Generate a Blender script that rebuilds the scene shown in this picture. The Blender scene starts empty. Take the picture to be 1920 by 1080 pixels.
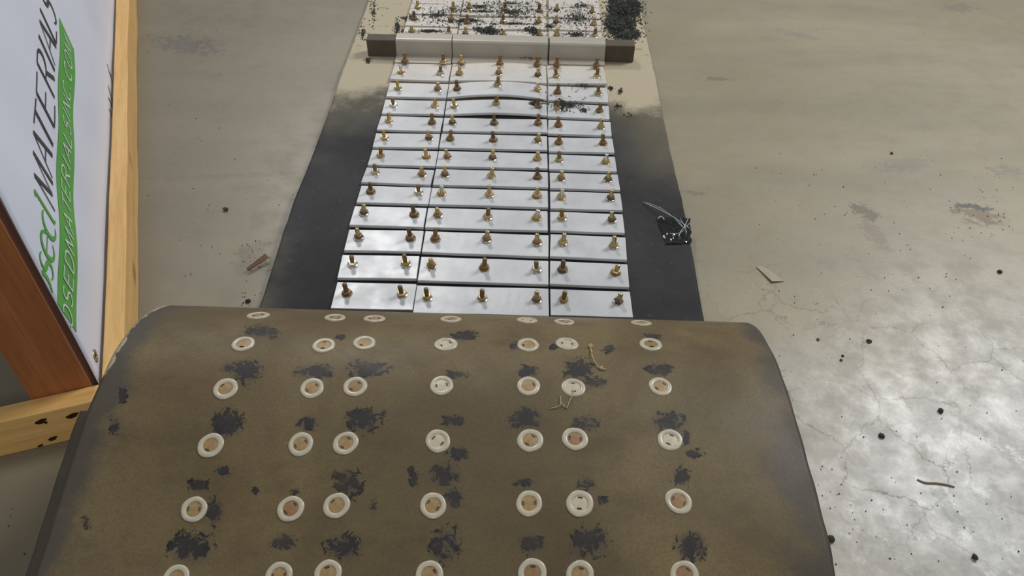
import bpy, bmesh, math, random
import numpy as np
from mathutils import Vector, Matrix, noise

random.seed(7)
C = bpy.context.scene.collection

# ------------------------------------------------------------------ camera
F_PX, PITCH, ROLL, CAM_H = 1500.0, 0.7677382, 0.0212796, 1.2345
cd = bpy.data.cameras.new('camera')
cd.sensor_width = 36.0
cd.lens = F_PX / 1920 * 36
cd.clip_start = 0.02
cam = bpy.data.objects.new('camera', cd)
C.objects.link(cam)
cam.matrix_world = (Matrix.Translation((0, 0, CAM_H)) @ Matrix.Rotation(math.pi / 2 - PITCH, 4, 'X')
                    @ Matrix.Rotation(ROLL, 4, 'Z'))
bpy.context.scene.camera = cam

# ------------------------------------------------------------------ world, lamps, exposure
W = bpy.data.worlds.new('world')
bpy.context.scene.world = W
W.use_nodes = True
W.node_tree.nodes['Background'].inputs[0].default_value = (0.95, 0.98, 1.0, 1)
W.node_tree.nodes['Background'].inputs[1].default_value = 0.30


def lamp(name, loc, target, sx, sy, power, col):
    ld = bpy.data.lights.new(name, 'AREA')
    ld.shape = 'RECTANGLE'
    ld.size, ld.size_y = sx, sy
    ld.energy = power
    ld.color = col
    o = bpy.data.objects.new(name, ld)
    o.location = loc
    o.rotation_euler = (Vector(target) - Vector(loc)).to_track_quat('-Z', 'Y').to_euler()
    C.objects.link(o)


lamp('bay_or_fill_lamp', (-1.5, 6.4, 4.6), (-0.2, 1.5, 0), 0.7, 0.7, 190, (1.0, 0.98, 0.95))
lamp('bay_or_fill_lamp', (3.7, 4.1, 4.6), (0.8, 1.0, 0), 1.8, 1.8, 400, (1.0, 0.995, 0.97))
lamp('bay_or_fill_lamp', (-0.6, -4.2, 4.6), (-0.3, 0.9, 0), 1.8, 1.8, 190, (1.0, 0.98, 0.94))  # unseen fill lamp, added behind the camera to brighten near-facing sides
vs = bpy.context.scene.view_settings
vs.view_transform = 'Standard'
vs.look = 'None'
vs.gamma = 1
vs.use_curve_mapping = False
vs.exposure = -0.7


# ------------------------------------------------------------------ pixel rays of the calibrated camera
def ray(x, y):
    u, v = x - 960, y - 540
    cr, sr = math.cos(ROLL), math.sin(ROLL)
    a, b = cr * u + sr * v, -sr * u + cr * v
    c, s = math.cos(PITCH), math.sin(PITCH)
    return np.array([a / F_PX, -b / F_PX * s + c, -b / F_PX * c - s])


O = np.array([0, 0, CAM_H])


def U(x, y, z):
    r = ray(x, y)
    return O + (z - CAM_H) / r[2] * r


def proj(P):
    c, s = math.cos(PITCH), math.sin(PITCH)
    d = np.asarray(P) - O
    X, Y, Z = d[..., 0], d[..., 1] * s + d[..., 2] * c, d[..., 1] * c - d[..., 2] * s
    u, v = F_PX * X / Z, -F_PX * Y / Z
    cr, sr = math.cos(ROLL), math.sin(ROLL)
    return 960 + cr * u - sr * v, 540 + sr * u + cr * v


# ------------------------------------------------------------------ object helpers
def obj(name, me, mats=None, parent=None, label=None, cat=None, group=None, kind=None):
    if isinstance(me, bmesh.types.BMesh):
        bm = me
        me = bpy.data.meshes.new(name)
        bm.to_mesh(me)
        bm.free()
    if mats is not None:
        for m in (mats if isinstance(mats, (list, tuple)) else [mats]):
            me.materials.append(m)
    o = bpy.data.objects.new(name, me)
    C.objects.link(o)
    if parent is not None:
        o.parent = parent
    tag(o, label, cat, group, kind)
    return o


def tag(o, label=None, cat=None, group=None, kind=None):
    for k, v in (('label', label), ('category', cat), ('group', group), ('kind', kind)):
        if v:
            o[k] = v


def empty(name, loc=(0, 0, 0), **kw):
    o = bpy.data.objects.new(name, None)
    o.location = loc
    o.empty_display_size = 0.05
    C.objects.link(o)
    tag(o, **kw)
    return o


def smooth(me, angle=None):
    for p in me.polygons:
        p.use_smooth = True


def bm_box(bm, cx, cy, cz, sx, sy, sz, M=None, bevel=0, segs=2, mat=0):
    r = bmesh.ops.create_cube(bm, size=1)
    vsn = r['verts']
    for v in vsn:
        v.co = Vector((cx + v.co.x * sx, cy + v.co.y * sy, cz + v.co.z * sz))
    fs = set(f for v in vsn for f in v.link_faces)
    if bevel:
        es = list(set(e for v in vsn for e in v.link_edges))
        rr = bmesh.ops.bevel(bm, geom=es, offset=bevel, segments=segs, affect='EDGES', profile=0.5)
        fs = set(rr['faces']) | set(f for f in fs if f.is_valid)
        vsn = list(set(v for f in fs for v in f.verts))
    for f in fs:
        f.material_index = mat
    if M is not None:
        for v in vsn:
            v.co = M @ v.co
    return vsn


def lathe(bm, prof, seg=16, mat=0, squash=None):
    rings = []
    for r, z in prof:
        rings.append([bm.verts.new((r * math.cos(2 * math.pi * i / seg), r * math.sin(2 * math.pi * i / seg), z))
                      for i in range(seg)])
    for a, b in zip(rings[:-1], rings[1:]):
        for i in range(seg):
            f = bm.faces.new((a[i], a[(i + 1) % seg], b[(i + 1) % seg], b[i]))
            f.material_index = mat
            f.smooth = True
    return rings


def tube(bm, pts, r, seg=6, mat=0):
    pts = [Vector(p) for p in pts]
    rings = []
    for i, p in enumerate(pts):
        t = (pts[min(i + 1, len(pts) - 1)] - pts[max(i - 1, 0)]).normalized()
        a = t.cross(Vector((0, 0, 1)))
        if a.length < 1e-4:
            a = Vector((1, 0, 0))
        a.normalize()
        b = t.cross(a)
        rr = r[i] if isinstance(r, (list, tuple)) else r
        rings.append([bm.verts.new(p + (a * math.cos(2 * math.pi * k / seg) + b * math.sin(2 * math.pi * k / seg)) * rr)
                      for k in range(seg)])
    for A, B in zip(rings[:-1], rings[1:]):
        for k in range(seg):
            f = bm.faces.new((A[k], A[(k + 1) % seg], B[(k + 1) % seg], B[k]))
            f.material_index = mat
            f.smooth = True
    bm.faces.new(rings[0][::-1])
    bm.faces.new(rings[-1])


# ------------------------------------------------------------------ material helpers
class NT:
    def __init__(s, name, rough=0.5, spec=0.5, metal=0.0):
        s.m = bpy.data.materials.new(name)
        s.m.use_nodes = True
        s.t = s.m.node_tree
        s.b = s.t.nodes['Principled BSDF']
        s.b.inputs['Roughness'].default_value = rough
        s.b.inputs['Specular IOR Level'].default_value = spec
        s.b.inputs['Metallic'].default_value = metal
        s.tc = s.t.nodes.new('ShaderNodeTexCoord')

    def put(s, sock, v):
        if isinstance(v, bpy.types.NodeSocket):
            s.t.links.new(v, sock)
        else:
            if isinstance(v, tuple) and len(v) == 3 and sock.type == 'RGBA':
                v = v + (1,)
            sock.default_value = v

    def co(s, scale=(1, 1, 1), rot=(0, 0, 0), loc=(0, 0, 0), src='Object'):
        n = s.t.nodes.new('ShaderNodeMapping')
        s.t.links.new(s.tc.outputs[src], n.inputs[0])
        n.inputs['Location'].default_value = loc
        n.inputs['Rotation'].default_value = rot
        n.inputs['Scale'].default_value = scale
        return n.outputs[0]

    def noise(s, scale, detail=4, rough=0.55, co=None, dist=0, out='Fac'):
        n = s.t.nodes.new('ShaderNodeTexNoise')
        s.put(n.inputs['Vector'], co if co is not None else s.tc.outputs['Object'])
        n.inputs['Scale'].default_value = scale
        n.inputs['Detail'].default_value = detail
        n.inputs['Roughness'].default_value = rough
        n.inputs['Distortion'].default_value = dist
        return n.outputs[out]

    def ramp(s, v, a, b, lo=0.0, hi=1.0, smooth=True):
        n = s.t.nodes.new('ShaderNodeMapRange')
        if smooth:
            n.interpolation_type = 'SMOOTHSTEP'
        s.put(n.inputs[0], v)
        for k, q in zip((1, 2, 3, 4), (a, b, lo, hi)):
            n.inputs[k].default_value = q
        return n.outputs[0]

    def math(s, op, a, b=0.0, clamp=False):
        n = s.t.nodes.new('ShaderNodeMath')
        n.operation = op
        n.use_clamp = clamp
        s.put(n.inputs[0], a)
        s.put(n.inputs[1], b)
        return n.outputs[0]

    def mix(s, f, a, b):
        n = s.t.nodes.new('ShaderNodeMix')
        n.data_type = 'RGBA'
        s.put(n.inputs[0], f)
        s.put(n.inputs[6], a)
        s.put(n.inputs[7], b)
        return n.outputs[2]

    def ellipse(s, cx, cy, rx, ry, rot=0, soft=1.0, warp=None):
        """1 inside -> 0 at the rim of an ellipse on the ground plane"""
        n = s.t.nodes.new('ShaderNodeMapping')
        n.vector_type = 'TEXTURE'
        src = s.tc.outputs['Object']
        if warp is not None:
            a = s.t.nodes.new('ShaderNodeVectorMath')
            a.operation = 'MULTIPLY_ADD'
            s.put(a.inputs[0], s.noise(warp[0], 3, out='Color'))
            a.inputs[1].default_value = (warp[1],) * 3
            s.put(a.inputs[2], src)
            src = a.outputs[0]
            cx += warp[1] * .5
            cy += warp[1] * .5
        s.put(n.inputs[0], src)
        n.inputs['Location'].default_value = (cx, cy, 0)
        n.inputs['Rotation'].default_value = (0, 0, rot)
        n.inputs['Scale'].default_value = (rx, ry, 50)
        l = s.t.nodes.new('ShaderNodeVectorMath')
        l.operation = 'LENGTH'
        s.t.links.new(n.outputs[0], l.inputs[0])
        return s.ramp(l.outputs['Value'], 1 - soft, 1.0, 1.0, 0.0)

    def sep(s, i, co=None):
        n = s.t.nodes.new('ShaderNodeSeparateXYZ')
        s.put(n.inputs[0], co if co is not None else s.tc.outputs['Object'])
        return n.outputs[i]

    def attr(s, name):
        n = s.t.nodes.new('ShaderNodeAttribute')
        n.attribute_name = name
        return n.outputs['Fac']

    def bump(s, h, strength=0.3, dist=0.002):
        n = s.t.nodes.new('ShaderNodeBump')
        n.inputs['Strength'].default_value = strength
        n.inputs['Distance'].default_value = dist
        s.put(n.inputs['Height'], h)
        s.t.links.new(n.outputs[0], s.b.inputs['Normal'])

    def col(s, v):
        s.put(s.b.inputs['Base Color'], v)

    def rough(s, v):
        s.put(s.b.inputs['Roughness'], v)


def plain(name, col, rough=0.5, metal=0.0, var=0.25, scale=60, spec=0.5):
    n = NT(name, rough, spec, metal)
    d = tuple(c * (1 - var) for c in col)
    n.col(n.mix(n.noise(scale), d, tuple(min(1, c * (1 + var)) for c in col)))
    return n.m


# ---- concrete floor
def concrete():
    n = NT('polished_concrete', 0.4, 0.5)
    big = n.noise(1.3, 5, 0.6, dist=0.4)
    streak = n.noise(1.0, 5, 0.6, co=n.co((1.2, 4.5, 1), rot=(0, 0, .12)))
    fine = n.noise(120, 3, 0.7)
    med = n.noise(14, 5, 0.65)
    base = n.mix(n.ramp(big, .3, .7), (.265, .228, .150), (.345, .305, .215))
    base = n.mix(n.ramp(streak, .35, .7, 0, .7), base, (.225, .200, .145))
    base = n.mix(n.ramp(n.noise(2.6, 3), .55, .75, 0, .35), base, (.34, .28, .16))
    base = n.mix(n.ramp(med, .35, .7, 0, .22), base, (.17, .16, .13))
    left_dark = n.ramp(n.math('ADD', n.sep(0), n.math('MULTIPLY', n.math('SUBTRACT', n.noise(1.1, 4, .6), .5), .9)), -1.1, .55, .62, 0)
    base = n.mix(left_dark, base, (.112, .092, .058))  # floor colour turns darker and browner towards the left
    # worn area right of the roll, coloured paler to paint in lamp sheen too
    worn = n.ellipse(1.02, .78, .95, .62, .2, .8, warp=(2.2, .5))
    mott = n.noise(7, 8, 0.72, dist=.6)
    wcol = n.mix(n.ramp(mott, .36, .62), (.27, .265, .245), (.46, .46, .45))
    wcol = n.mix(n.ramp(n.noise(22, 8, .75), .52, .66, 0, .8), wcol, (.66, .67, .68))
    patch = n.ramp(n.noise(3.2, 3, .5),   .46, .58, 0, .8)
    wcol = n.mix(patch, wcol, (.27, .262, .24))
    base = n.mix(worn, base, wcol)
    # hairline cracks
    v = n.t.nodes.new('ShaderNodeTexVoronoi')
    v.feature = 'DISTANCE_TO_EDGE'
    a = n.t.nodes.new('ShaderNodeVectorMath')
    a.operation = 'MULTIPLY_ADD'
    n.put(a.inputs[0], n.noise(9, 5, .7, out='Color'))
    a.inputs[1].default_value = (.09,) * 3
    n.put(a.inputs[2], n.tc.outputs['Object'])
    n.put(v.inputs['Vector'], a.outputs[0])
    v.inputs['Scale'].default_value = 7.5
    crack = n.ramp(v.outputs['Distance'], 0.0, .021, 1, 0)
    crack = n.math('MULTIPLY', crack, n.ramp(n.noise(5, 2), .36, .55, 0, .95))
    crack = n.math('MULTIPLY', crack, n.ellipse(.72, 1.0, .62, .55, 0, .7))
    base = n.mix(crack, base, (.14, .115, .08))
    # tyre smudges and rusty spills
    blot = n.noise(38, 6, .75)
    for (px, py, rx, ry, rot, c, st) in [
            (1128, 0, 0, 0, 0, None, 0),
            (1832, 402, .10, .075, -.2, (.13, .085, .035), .85), (1826, 388, .075, .025, -.1, (.03, .027, .022), 1.0),
            (1622, 398, .07, .05, -.7, (.10, .085, .055), .8), (1640, 440, .045, .10, .2, (.17, .13, .09), .6),
            (355, 85, .20, .10, -.3, (.09, .085, .075), .75), (1345, 148, .09, .02, 0, (.16, .14, .11), .7),
            (1800, 15, .12, .06, .3, (.17, .15, .12), .6), (1495, 65, .16, .04, -.5, (.2, .2, .19), .5),
            (1780, 960, .03, .09, .1, (.13, .13, .11), .6), (1300, 362, .06, .018, 0, (.16, .14, .11), .7),
            (1890, 320, .09, .04, 0, (.17, .15, .12), .6), (1700, 310, .14, .06, .4, (.19, .17, .14), .5),
            (470, 480, .07, .09, 0, (.12, .10, .06), .6), (430, 330, .35, .02, .1, (.13, .115, .09), .45)]:
        if c is None:
            continue
        q = U(px, py, 0)
        e = n.ellipse(q[0], q[1], rx, ry, rot, .9)
        m = n.math('MULTIPLY', n.ramp(n.math('ADD', e, n.math('MULTIPLY', n.math('SUBTRACT', blot, .5), 5.0)), .35, .8), n.ramp(e, 0, .45))
        base = n.mix(n.math('MULTIPLY', m, st), base, c)
    speck = n.ramp(n.noise(55, 2, .6), .70, .76, 0, .6)
    base = n.mix(speck, base, (.12, .105, .08))
    base = n.mix(n.ramp(fine, .3, .7, 0, .25), base, (.19, .175, .14))
    n.col(base)
    n.rough(n.ramp(med, .3, .7, .33, .5))
    n.bump(n.math('ADD', n.math('MULTIPLY', med, .6), n.math('MULTIPLY', fine, .25)), .25, .002)
    return n.m


# ---- rubber belt: outer face (dusty brown, stained), inner face (black with pale dust), cut edge
def belt_outer():
    n = NT('dusty_belt_underside', 0.55, 0.22)
    base = n.mix(n.ramp(n.noise(3.5, 5, .6, dist=.5), .3, .7), (.122, .088, .044), (.185, .142, .072))
    base = n.mix(n.ramp(n.noise(9, 5, .65, co=n.co((1, 1.6, 1), rot=(0, 0, .5))), .45, .75, 0, .6), base, (.085, .058, .034))
    base = n.mix(n.ramp(n.noise(5, 3, co=n.co(loc=(4, 2, 1))), .55, .75, 0, .35), base, (.10, .10, .06))
    edge = n.attr('edge')
    e = n.ramp(n.math('ADD', edge, n.math('MULTIPLY', n.math('SUBTRACT', n.noise(11, 5, .7), .5), 1.9)), .25, .95)
    mid = n.math('MULTIPLY', n.ramp(n.math('ADD', n.attr('mid'), n.math('MULTIPLY', n.math('SUBTRACT', n.noise(5, 4), .5), .8)), .2, .9), .5)
    base = n.mix(mid, base, (.068, .050, .030))
    base = n.mix(n.math('MULTIPLY', e, .8), base, (.060, .058, .056))
    fr = n.ramp(n.math('ADD', n.attr('fray'), n.math('MULTIPLY', n.math('SUBTRACT', n.noise(30, 4, .6), .5), 1.3)), .62, .72)
    base = n.mix(fr, base, (.42, .36, .25))
    st = n.attr('stain')
    sm = n.ramp(n.math('ADD', st, n.math('MULTIPLY', n.math('SUBTRACT', n.noise(85, 7, .72, dist=.9), .5), 3.6)), .50, .60)
    sm = n.math('MULTIPLY', sm, n.ramp(st, .02, .25))
    base = n.mix(n.math('MULTIPLY', sm, n.ramp(n.noise(20, 2), .2, .6, .75, 1.0)), base, (.012, .012, .016))
    halo = n.math('MULTIPLY', n.ramp(n.math('ADD', st, n.math('MULTIPLY', n.math('SUBTRACT', n.noise(14, 4), .5), .9)), .2, .8), .42)
    base = n.mix(halo, base, (.055, .052, .052))
    base = n.mix(n.ramp(n.noise(300, 2), .35, .7, 0, .3), base, (.06, .05, .035))
    n.col(base)
    n.rough(n.ramp(n.noise(8), .3, .7, .42, .6))
    n.bump(n.noise(180, 3), .15, .001)
    return n.m


def belt_inner():
    n = NT('black_rubber_carrying_face', 0.62, 0.18)
    base = n.mix(n.ramp(n.noise(4, 5, .6), .3, .7), (.020, .020, .023), (.038, .038, .042))
    base = n.mix(n.ramp(n.noise(60, 3), .62, .75, 0, .25), base, (.12, .11, .11))
    y = n.sep(1)
    x = n.sep(0)
    w = n.math('ADD', y, n.math('MULTIPLY', n.math('SUBTRACT', n.noise(7, 5, .65), .5), .35))
    d1 = n.ramp(w, 1.78, 2.08, 0, .62)
    # right margin is dusty farther down
    dr = n.math('MULTIPLY', n.ramp(w, 1.50, 1.95, 0, .75), n.ramp(x, .22, .40))
    dl = n.math('MULTIPLY', n.ramp(n.noise(6, 4), .4, .7, 0, .5), n.ramp(x, -.46, -.54))
    base = n.mix(n.math('MAXIMUM', d1, n.math('MAXIMUM', dr, dl)), base, (.15, .135, .095))
    d2 = n.ramp(w, 1.98, 2.10, 0, .95)
    base = n.mix(d2, base, (.43, .375, .27))
    crumb = n.ramp(n.noise(42, 6, .7), .58, .66, 0, .9)
    crumb = n.math('MULTIPLY', crumb, n.ramp(y, 2.2, 2.45, .12, .8))
    base = n.mix(n.math('MULTIPLY', crumb, d2), base, (.055, .06, .05))
    n.col(base)
    n.bump(n.noise(140, 3), .15, .001)
    return n.m


def steel_plate():
    n = NT('satin_grey_plate', 0.4, 0.45, 0.12)
    base = n.mix(n.ramp(n.noise(10, 4, .6), .3, .7), (.47, .48, .505), (.56, .57, .59))
    y = n.sep(1)
    base = n.mix(n.ramp(y, 2.0, 2.25, 0, .7), base, (.62, .57, .50))
    dirt = n.ramp(n.noise(26, 6, .7), .60, .78, 0, .35)
    base = n.mix(dirt, base, (.33, .27, .18))
    spk = n.ramp(n.noise(95, 4, .65), .57, .64)
    spk = n.math('MULTIPLY', spk, n.ramp(y, 2.35, 2.45, .06, .9))
    base = n.mix(spk, base, (.05, .05, .04))
    n.col(base)
    n.rough(n.ramp(n.noise(18, 4), .3, .7, .36, .48))
    n.bump(n.noise(30, 3), .06, .002)
    return n.m


def wood(name, a, b, dark, rough=.5, axis=0, stain=None):
    n = NT(name, rough, .4)
    sc = [22, 22, 22]
    sc[axis] = 1.2
    g = n.noise(2.2, 6, .65, co=n.co(tuple(sc)), dist=.7)
    base = n.mix(n.ramp(g, .3, .7), a, b)
    g2 = n.noise(7, 4, .6, co=n.co(tuple(s * (1.0 if i != axis else 1.6) for i, s in enumerate(sc))))
    base = n.mix(n.ramp(g2, .52, .75, 0, .5), base, dark)
    kn = n.ramp(n.noise(9, 2, .4, co=n.co(tuple(1.0 if i != axis else .45 for i in range(3)))), .70, .78, 0, .7)
    base = n.mix(kn, base, tuple(c * .45 for c in dark))
    n.col(base)
    n.bump(g2, .2, .001)
    return n.m


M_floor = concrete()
M_out = belt_outer()
M_in = belt_inner()
M_edge = plain('cut_rubber_edge', (.022, .021, .021), .7)
M_plate = steel_plate()
M_clt = plain('dusty_bent_sheet_metal', (.41, .38, .325), .42, .15, .10, 12)
M_pine = wood('pale_pine', (.62, .36, .115), (.74, .48, .19), (.50, .26, .075), .5, 0)
M_pine_out = wood('pine_sawn_face', (.42, .235, .075), (.53, .32, .12), (.30, .15, .05), .55, 0)
M_red = wood('reddish_brown_stained_wood', (.27, .09, .030), (.37, .14, .045), (.18, .052, .022), .45, 2)
M_vinyl = plain('white_vinyl', (.74, .785, .93), .45, 0, .04, 3)
M_green = plain('green_print', (.095, .40, .065), .45, 0, .08, 20)
M_black = plain('black_print', (.035, .04, .045), .45, 0, .2, 20)
M_whitep = plain('white_print', (.68, .74, .72), .45, 0, .05, 20)
M_brass = [plain('yellow_zinc', (.47, .36, .17), .34, .8, .3, 220),
           plain('brown_rusty_zinc', (.23, .145, .065), .5, .5, .4, 220),
           plain('bright_zinc', (.62, .57, .46), .25, .9, .2, 220),
           plain('dark_tarnished_zinc', (.14, .10, .06), .45, .6, .4, 220)]
M_ring = plain('cream_head_rim', (.45, .41, .32), .3, 0, .08, 90)
M_disc = [plain('tan_rusty_disc', (.30, .20, .095), .5, .1, .45, 160),
          plain('pale_cream_disc', (.47, .41, .30), .4, 0, .25, 120),
          plain('brown_disc', (.25, .15, .07), .5, .1, .35, 160)]
M_pit = plain('dark_pin_hole', (.02, .014, .01), .8)
M_crumb = plain('dark_green_rubber_crumb', (.044, .050, .042), .8, 0, .6, 50)
M_chip = plain('black_rubber_chip', (.012, .012, .014), .7)
M_film = plain('glossy_black_film', (.010, .010, .011), .12, 0, .3, 40, .8)
M_clear = plain('clear_plastic_strand', (.42, .46, .45), .15, 0, .1, 40, .9)
M_straw = plain('dry_straw', (.44, .34, .17), .7)
M_rust = plain('rusty_scrap', (.13, .065, .035), .8, 0, .5, 60)
M_card = plain('brown_card', (.36, .30, .23), .8, 0, .15, 40)
M_twig = plain('grey_brown_twig', (.19, .15, .09), .85, 0, .3, 40)
M_rubber = plain('dusty_rubber_bar', (.075, .06, .042), .7, 0, .35, 30)
M_brassg = plain('brass_grommet', (.42, .36, .22), .3, .8, .2, 60)

# ------------------------------------------------------------------ floor
bm = bmesh.new()
bmesh.ops.create_grid(bm, x_segments=8, y_segments=8, size=7)
for v in bm.verts:
    v.co.y += 4
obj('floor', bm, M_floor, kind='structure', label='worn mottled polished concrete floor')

# ------------------------------------------------------------------ conveyor belt
HALF = .4725
TH = .012
poly = np.polyfit
LP = np.array([(.43, .308), (.442, .311), (.48, .32), (.502, .325), (.54, .337), (.576, .347), (.595, .353), (.63, .362), (.67, .371),
               (.707, .371), (.743, .369), (.79, .363), (.829, .353), (.876, .332), (.905, .303)])
CP = np.array([(.4352, .3477), (.5165, .3651), (.6005, .3775), (.6861, .3827), (.7716, .3739), (.8511, .3423), (.905, .300)])
RP = np.array([(.43, .360), (.438, .362), (.487, .370), (.557, .375), (.623, .375), (.652, .375), (.69, .374), (.739, .367), (.789, .357),
               (.85, .334), (.907, .292)])
pl, pc, pr = poly(LP[:, 0], LP[:, 1], 4), poly(CP[:, 0], CP[:, 1], 4), poly(RP[:, 0], RP[:, 1], 4)
KX = .0106
FX, BX = -.0976, -.0764
zL, zC, zR = (lambda y: np.polyval(pl, y)), (lambda y: np.polyval(pc, y)), (lambda y: np.polyval(pr, y))


def ztop(x, y):
    q = (x - FX - KX * y) / HALF
    l, c, r = zL(y), zC(y), zR(y)
    return c + (r - l) / 2 * q + ((l + r) / 2 - c) * q * q


def hit_top(px, py):
    r = ray(px, py)
    z = .45
    while z > .2:
        P = O + (z - CAM_H) / r[2] * r
        if P[2] <= ztop(P[0], P[1]):
            break
        z -= .0004
    x, y = P[0], P[1]
    e = 1e-3
    nn = np.array([-(ztop(x + e, y) - ztop(x - e, y)) / (2 * e), -(ztop(x, y + e) - ztop(x, y - e)) / (2 * e), 1])
    return P, nn / np.linalg.norm(nn)


# lift of the flat run above the floor (the belt lies in gentle waves)
HY = [0.2, 1.0, 1.22, 1.31, 1.40, 1.49, 1.58, 1.66, 1.74, 1.83, 1.99, 2.085, 2.18, 2.3, 2.6, 4]
HZ = [0, 0, .001, .008, .014, .017, .0165, .011, .006, .004, .002, .006, .008, .004, 0, 0]


def lift(y):
    return float(np.interp(y, HY, HZ))


def catmull(P, n=14):
    P = [np.array(p, float) for p in P]
    P = [2 * P[0] - P[1]] + P + [2 * P[-1] - P[-2]]
    out = []
    for i in range(1, len(P) - 2):
        for k in range(n):
            t = k / n
            out.append(.5 * (2 * P[i] + (P[i + 1] - P[i - 1]) * t + (2 * P[i - 1] - 5 * P[i] + 4 * P[i + 1] - P[i + 2]) * t * t
                             + (3 * P[i] - P[i - 1] - 3 * P[i + 1] + P[i + 2]) * t ** 3))
    out.append(P[-2])
    return out


stations = []        # y, z, x-centre, offset left, offset right (outer face)
for y in np.linspace(3.75, .30, 90):
    stations.append((y, .001 + lift(y), BX + KX * y, 0, 0))
near = catmull([(.30, .001), (.16, .012), (.05, .065), (.005, .15), (.035, .235), (.12, .292), (.26, .318), (.42, zC(.42))], 8)[1:-1]
for y, z in near:
    w = max(0, min(1, (z - .08) / .25))
    w = w * w * (3 - 2 * w)
    stations.append((y, z, BX + (FX - BX) * w + KX * y, w * (zL(.43) - zC(.43)), w * (zR(.43) - zC(.43))))
for y in np.linspace(.43, .905, 104):
    stations.append((y, zC(y), FX + KX * y, zL(y) - zC(y), zR(y) - zC(y)))
yE = .905
far = catmull([(yE - .02, zC(yE - .02)), (yE, zC(yE)), (.942, .250), (.952, .205), (.935, .160), (.88, .128), (.80, .118), (.6, .112), (.42, .110),
               (.25, .112), (.13, .135), (.085, .19), (.115, .25), (.20, .282), (.34, .300), (.43, zC(.43) - .030)], 7)[8:-1]
for k, (y, z) in enumerate(far):
    u = k / len(far)
    w = max(0, 1 - u * 5)
    w2 = max(0, (u - .85) / .15)
    xs = FX + (-.028) * min(1, u * 1.2)
    stations.append((y, z, xs + KX * y, w * (zL(yE) - zC(yE)) + w2 * (zL(.43) - zC(.43)), w * (zR(yE) - zC(yE)) + w2 * (zR(.43) - zC(.43))))
for y in np.linspace(.43, .667, 26):
    stations.append((y, zC(y) - .030, FX - .028 + KX * y, zL(y) - zC(y), zR(y) - zC(y)))

NX = 170
q = np.linspace(-1, 1, NX)
S = np.array(stations)
N = len(S)
OUT = np.zeros((N, NX, 3))
for i, (y, z, xc, ol, orr) in enumerate(S):
    OUT[i, :, 0] = xc + q * HALF
    OUT[i, :, 1] = y
    OUT[i, :, 2] = z + (orr - ol) / 2 * q + (ol + orr) / 2 * q * q
# ragged side edges
for i in range(N):
    for j in (0, NX - 1):
        OUT[i, j, 0] += .002 * noise.noise(Vector((OUT[i, j, 1] * 18, j, 3)))
T = np.gradient(OUT[:, :, 1:], axis=0)
T /= np.linalg.norm(T, axis=2, keepdims=True) + 1e-9
INN = OUT.copy()
INN[:, :, 1] -= -T[:, :, 1] * TH
INN[:, :, 2] -= T[:, :, 0] * TH
# the bump of the outer face over z=0 on the flat run stays above the floor
verts = np.concatenate([OUT.reshape(-1, 3), INN.reshape(-1, 3)])
faces, mats = [], []
K = N * NX
for i in range(N - 1):
    for j in range(NX - 1):
        a = i * NX + j
        faces.append((a, a + 1, a + NX + 1, a + NX))
        mats.append(0)
        faces.append((K + a, K + a + NX, K + a + NX + 1, K + a + 1))
        mats.append(1)
    a = i * NX
    faces.append((a, a + NX, K + a + NX, K + a))
    mats.append(2)
    a += NX - 1
    faces.append((a, K + a, K + a + NX, a + NX))
    mats.append(2)
for j in range(NX - 1):
    faces.append((j, K + j, K + j + 1, j + 1))
    a = (N - 1) * NX + j
    faces.append((a, a + 1, K + a + 1, K + a))
    mats += [2, 2]
me = bpy.data.meshes.new('rubber_sheet')
me.from_pydata(verts.tolist(), [], faces)
me.polygons.foreach_set('material_index', mats)
me.polygons.foreach_set('use_smooth', [m != 2 for m in mats])
# wear marks that belong to the sheet: worn-through black patches beside the bolt heads, scuffed margins, frayed corner
STAINS = [(490, 622, 34, 12), (462, 697, 30, 26), (430, 690, 14, 10), (590, 697, 38, 14), (692, 692, 38, 17), (872, 630, 26, 10), (856, 702, 24, 8),
          (990, 697, 22, 12), (1085, 692, 30, 22), (1112, 716, 24, 12), (1238, 692, 26, 14), (1225, 630, 22, 6), (425, 792, 32, 28), (575, 793, 18, 14),
          (680, 787, 32, 26), (852, 790, 22, 12), (987, 785, 32, 20), (1097, 795, 26, 16), (1258, 790, 30, 22), (1287, 820, 8, 16), (418, 882, 14, 9),
          (372, 910, 20, 14), (402, 958, 16, 26), (555, 922, 12, 7), (655, 906, 28, 30), (832, 890, 28, 24), (850, 932, 18, 24), (985, 905, 26, 8),
          (1100, 906, 18, 15), (1277, 895, 18, 20), (358, 1025, 44, 32), (530, 1016, 24, 16), (645, 1025, 34, 24), (832, 1022, 30, 34),
          (1000, 1020, 28, 18), (1107, 1016, 38, 30), (1297, 1025, 30, 30), (965, 648, 10, 8), (1040, 650, 8, 6), (1300, 850, 18, 8), (720, 775, 8, 8),
          (775, 900, 10, 12), (1130, 940, 12, 8), (640, 632, 10, 6), (230, 742, 8, 16), (215, 800, 10, 22), (480, 920, 8, 8), (770, 880, 9, 7),
          (1070, 640, 10, 5), (1140, 655, 14, 8), (700, 950, 8, 14), (860, 850, 22, 12), (160, 980, 8, 14)]
fl = np.zeros(len(verts))
top = np.zeros(len(verts), bool)
o0 = 90 + len(near)
top[o0 * NX:(o0 + 104) * NX] = True
px, py = proj(verts)
for (cx, cy, rx, ry) in STAINS:
    d = np.sqrt(((px - cx) / rx) ** 2 + ((py - cy) / ry) ** 2)
    fl = np.maximum(fl, np.clip(1.15 - d * .76, 0, 1))
fl[~top] = 0
qq = np.tile(np.abs(q), N)
edge = np.concatenate([qq, qq])
tt = np.clip((.80 - verts[:, 1]) / .34, 0, 1)
lq = np.concatenate([np.tile(q, N)] * 2)
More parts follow.
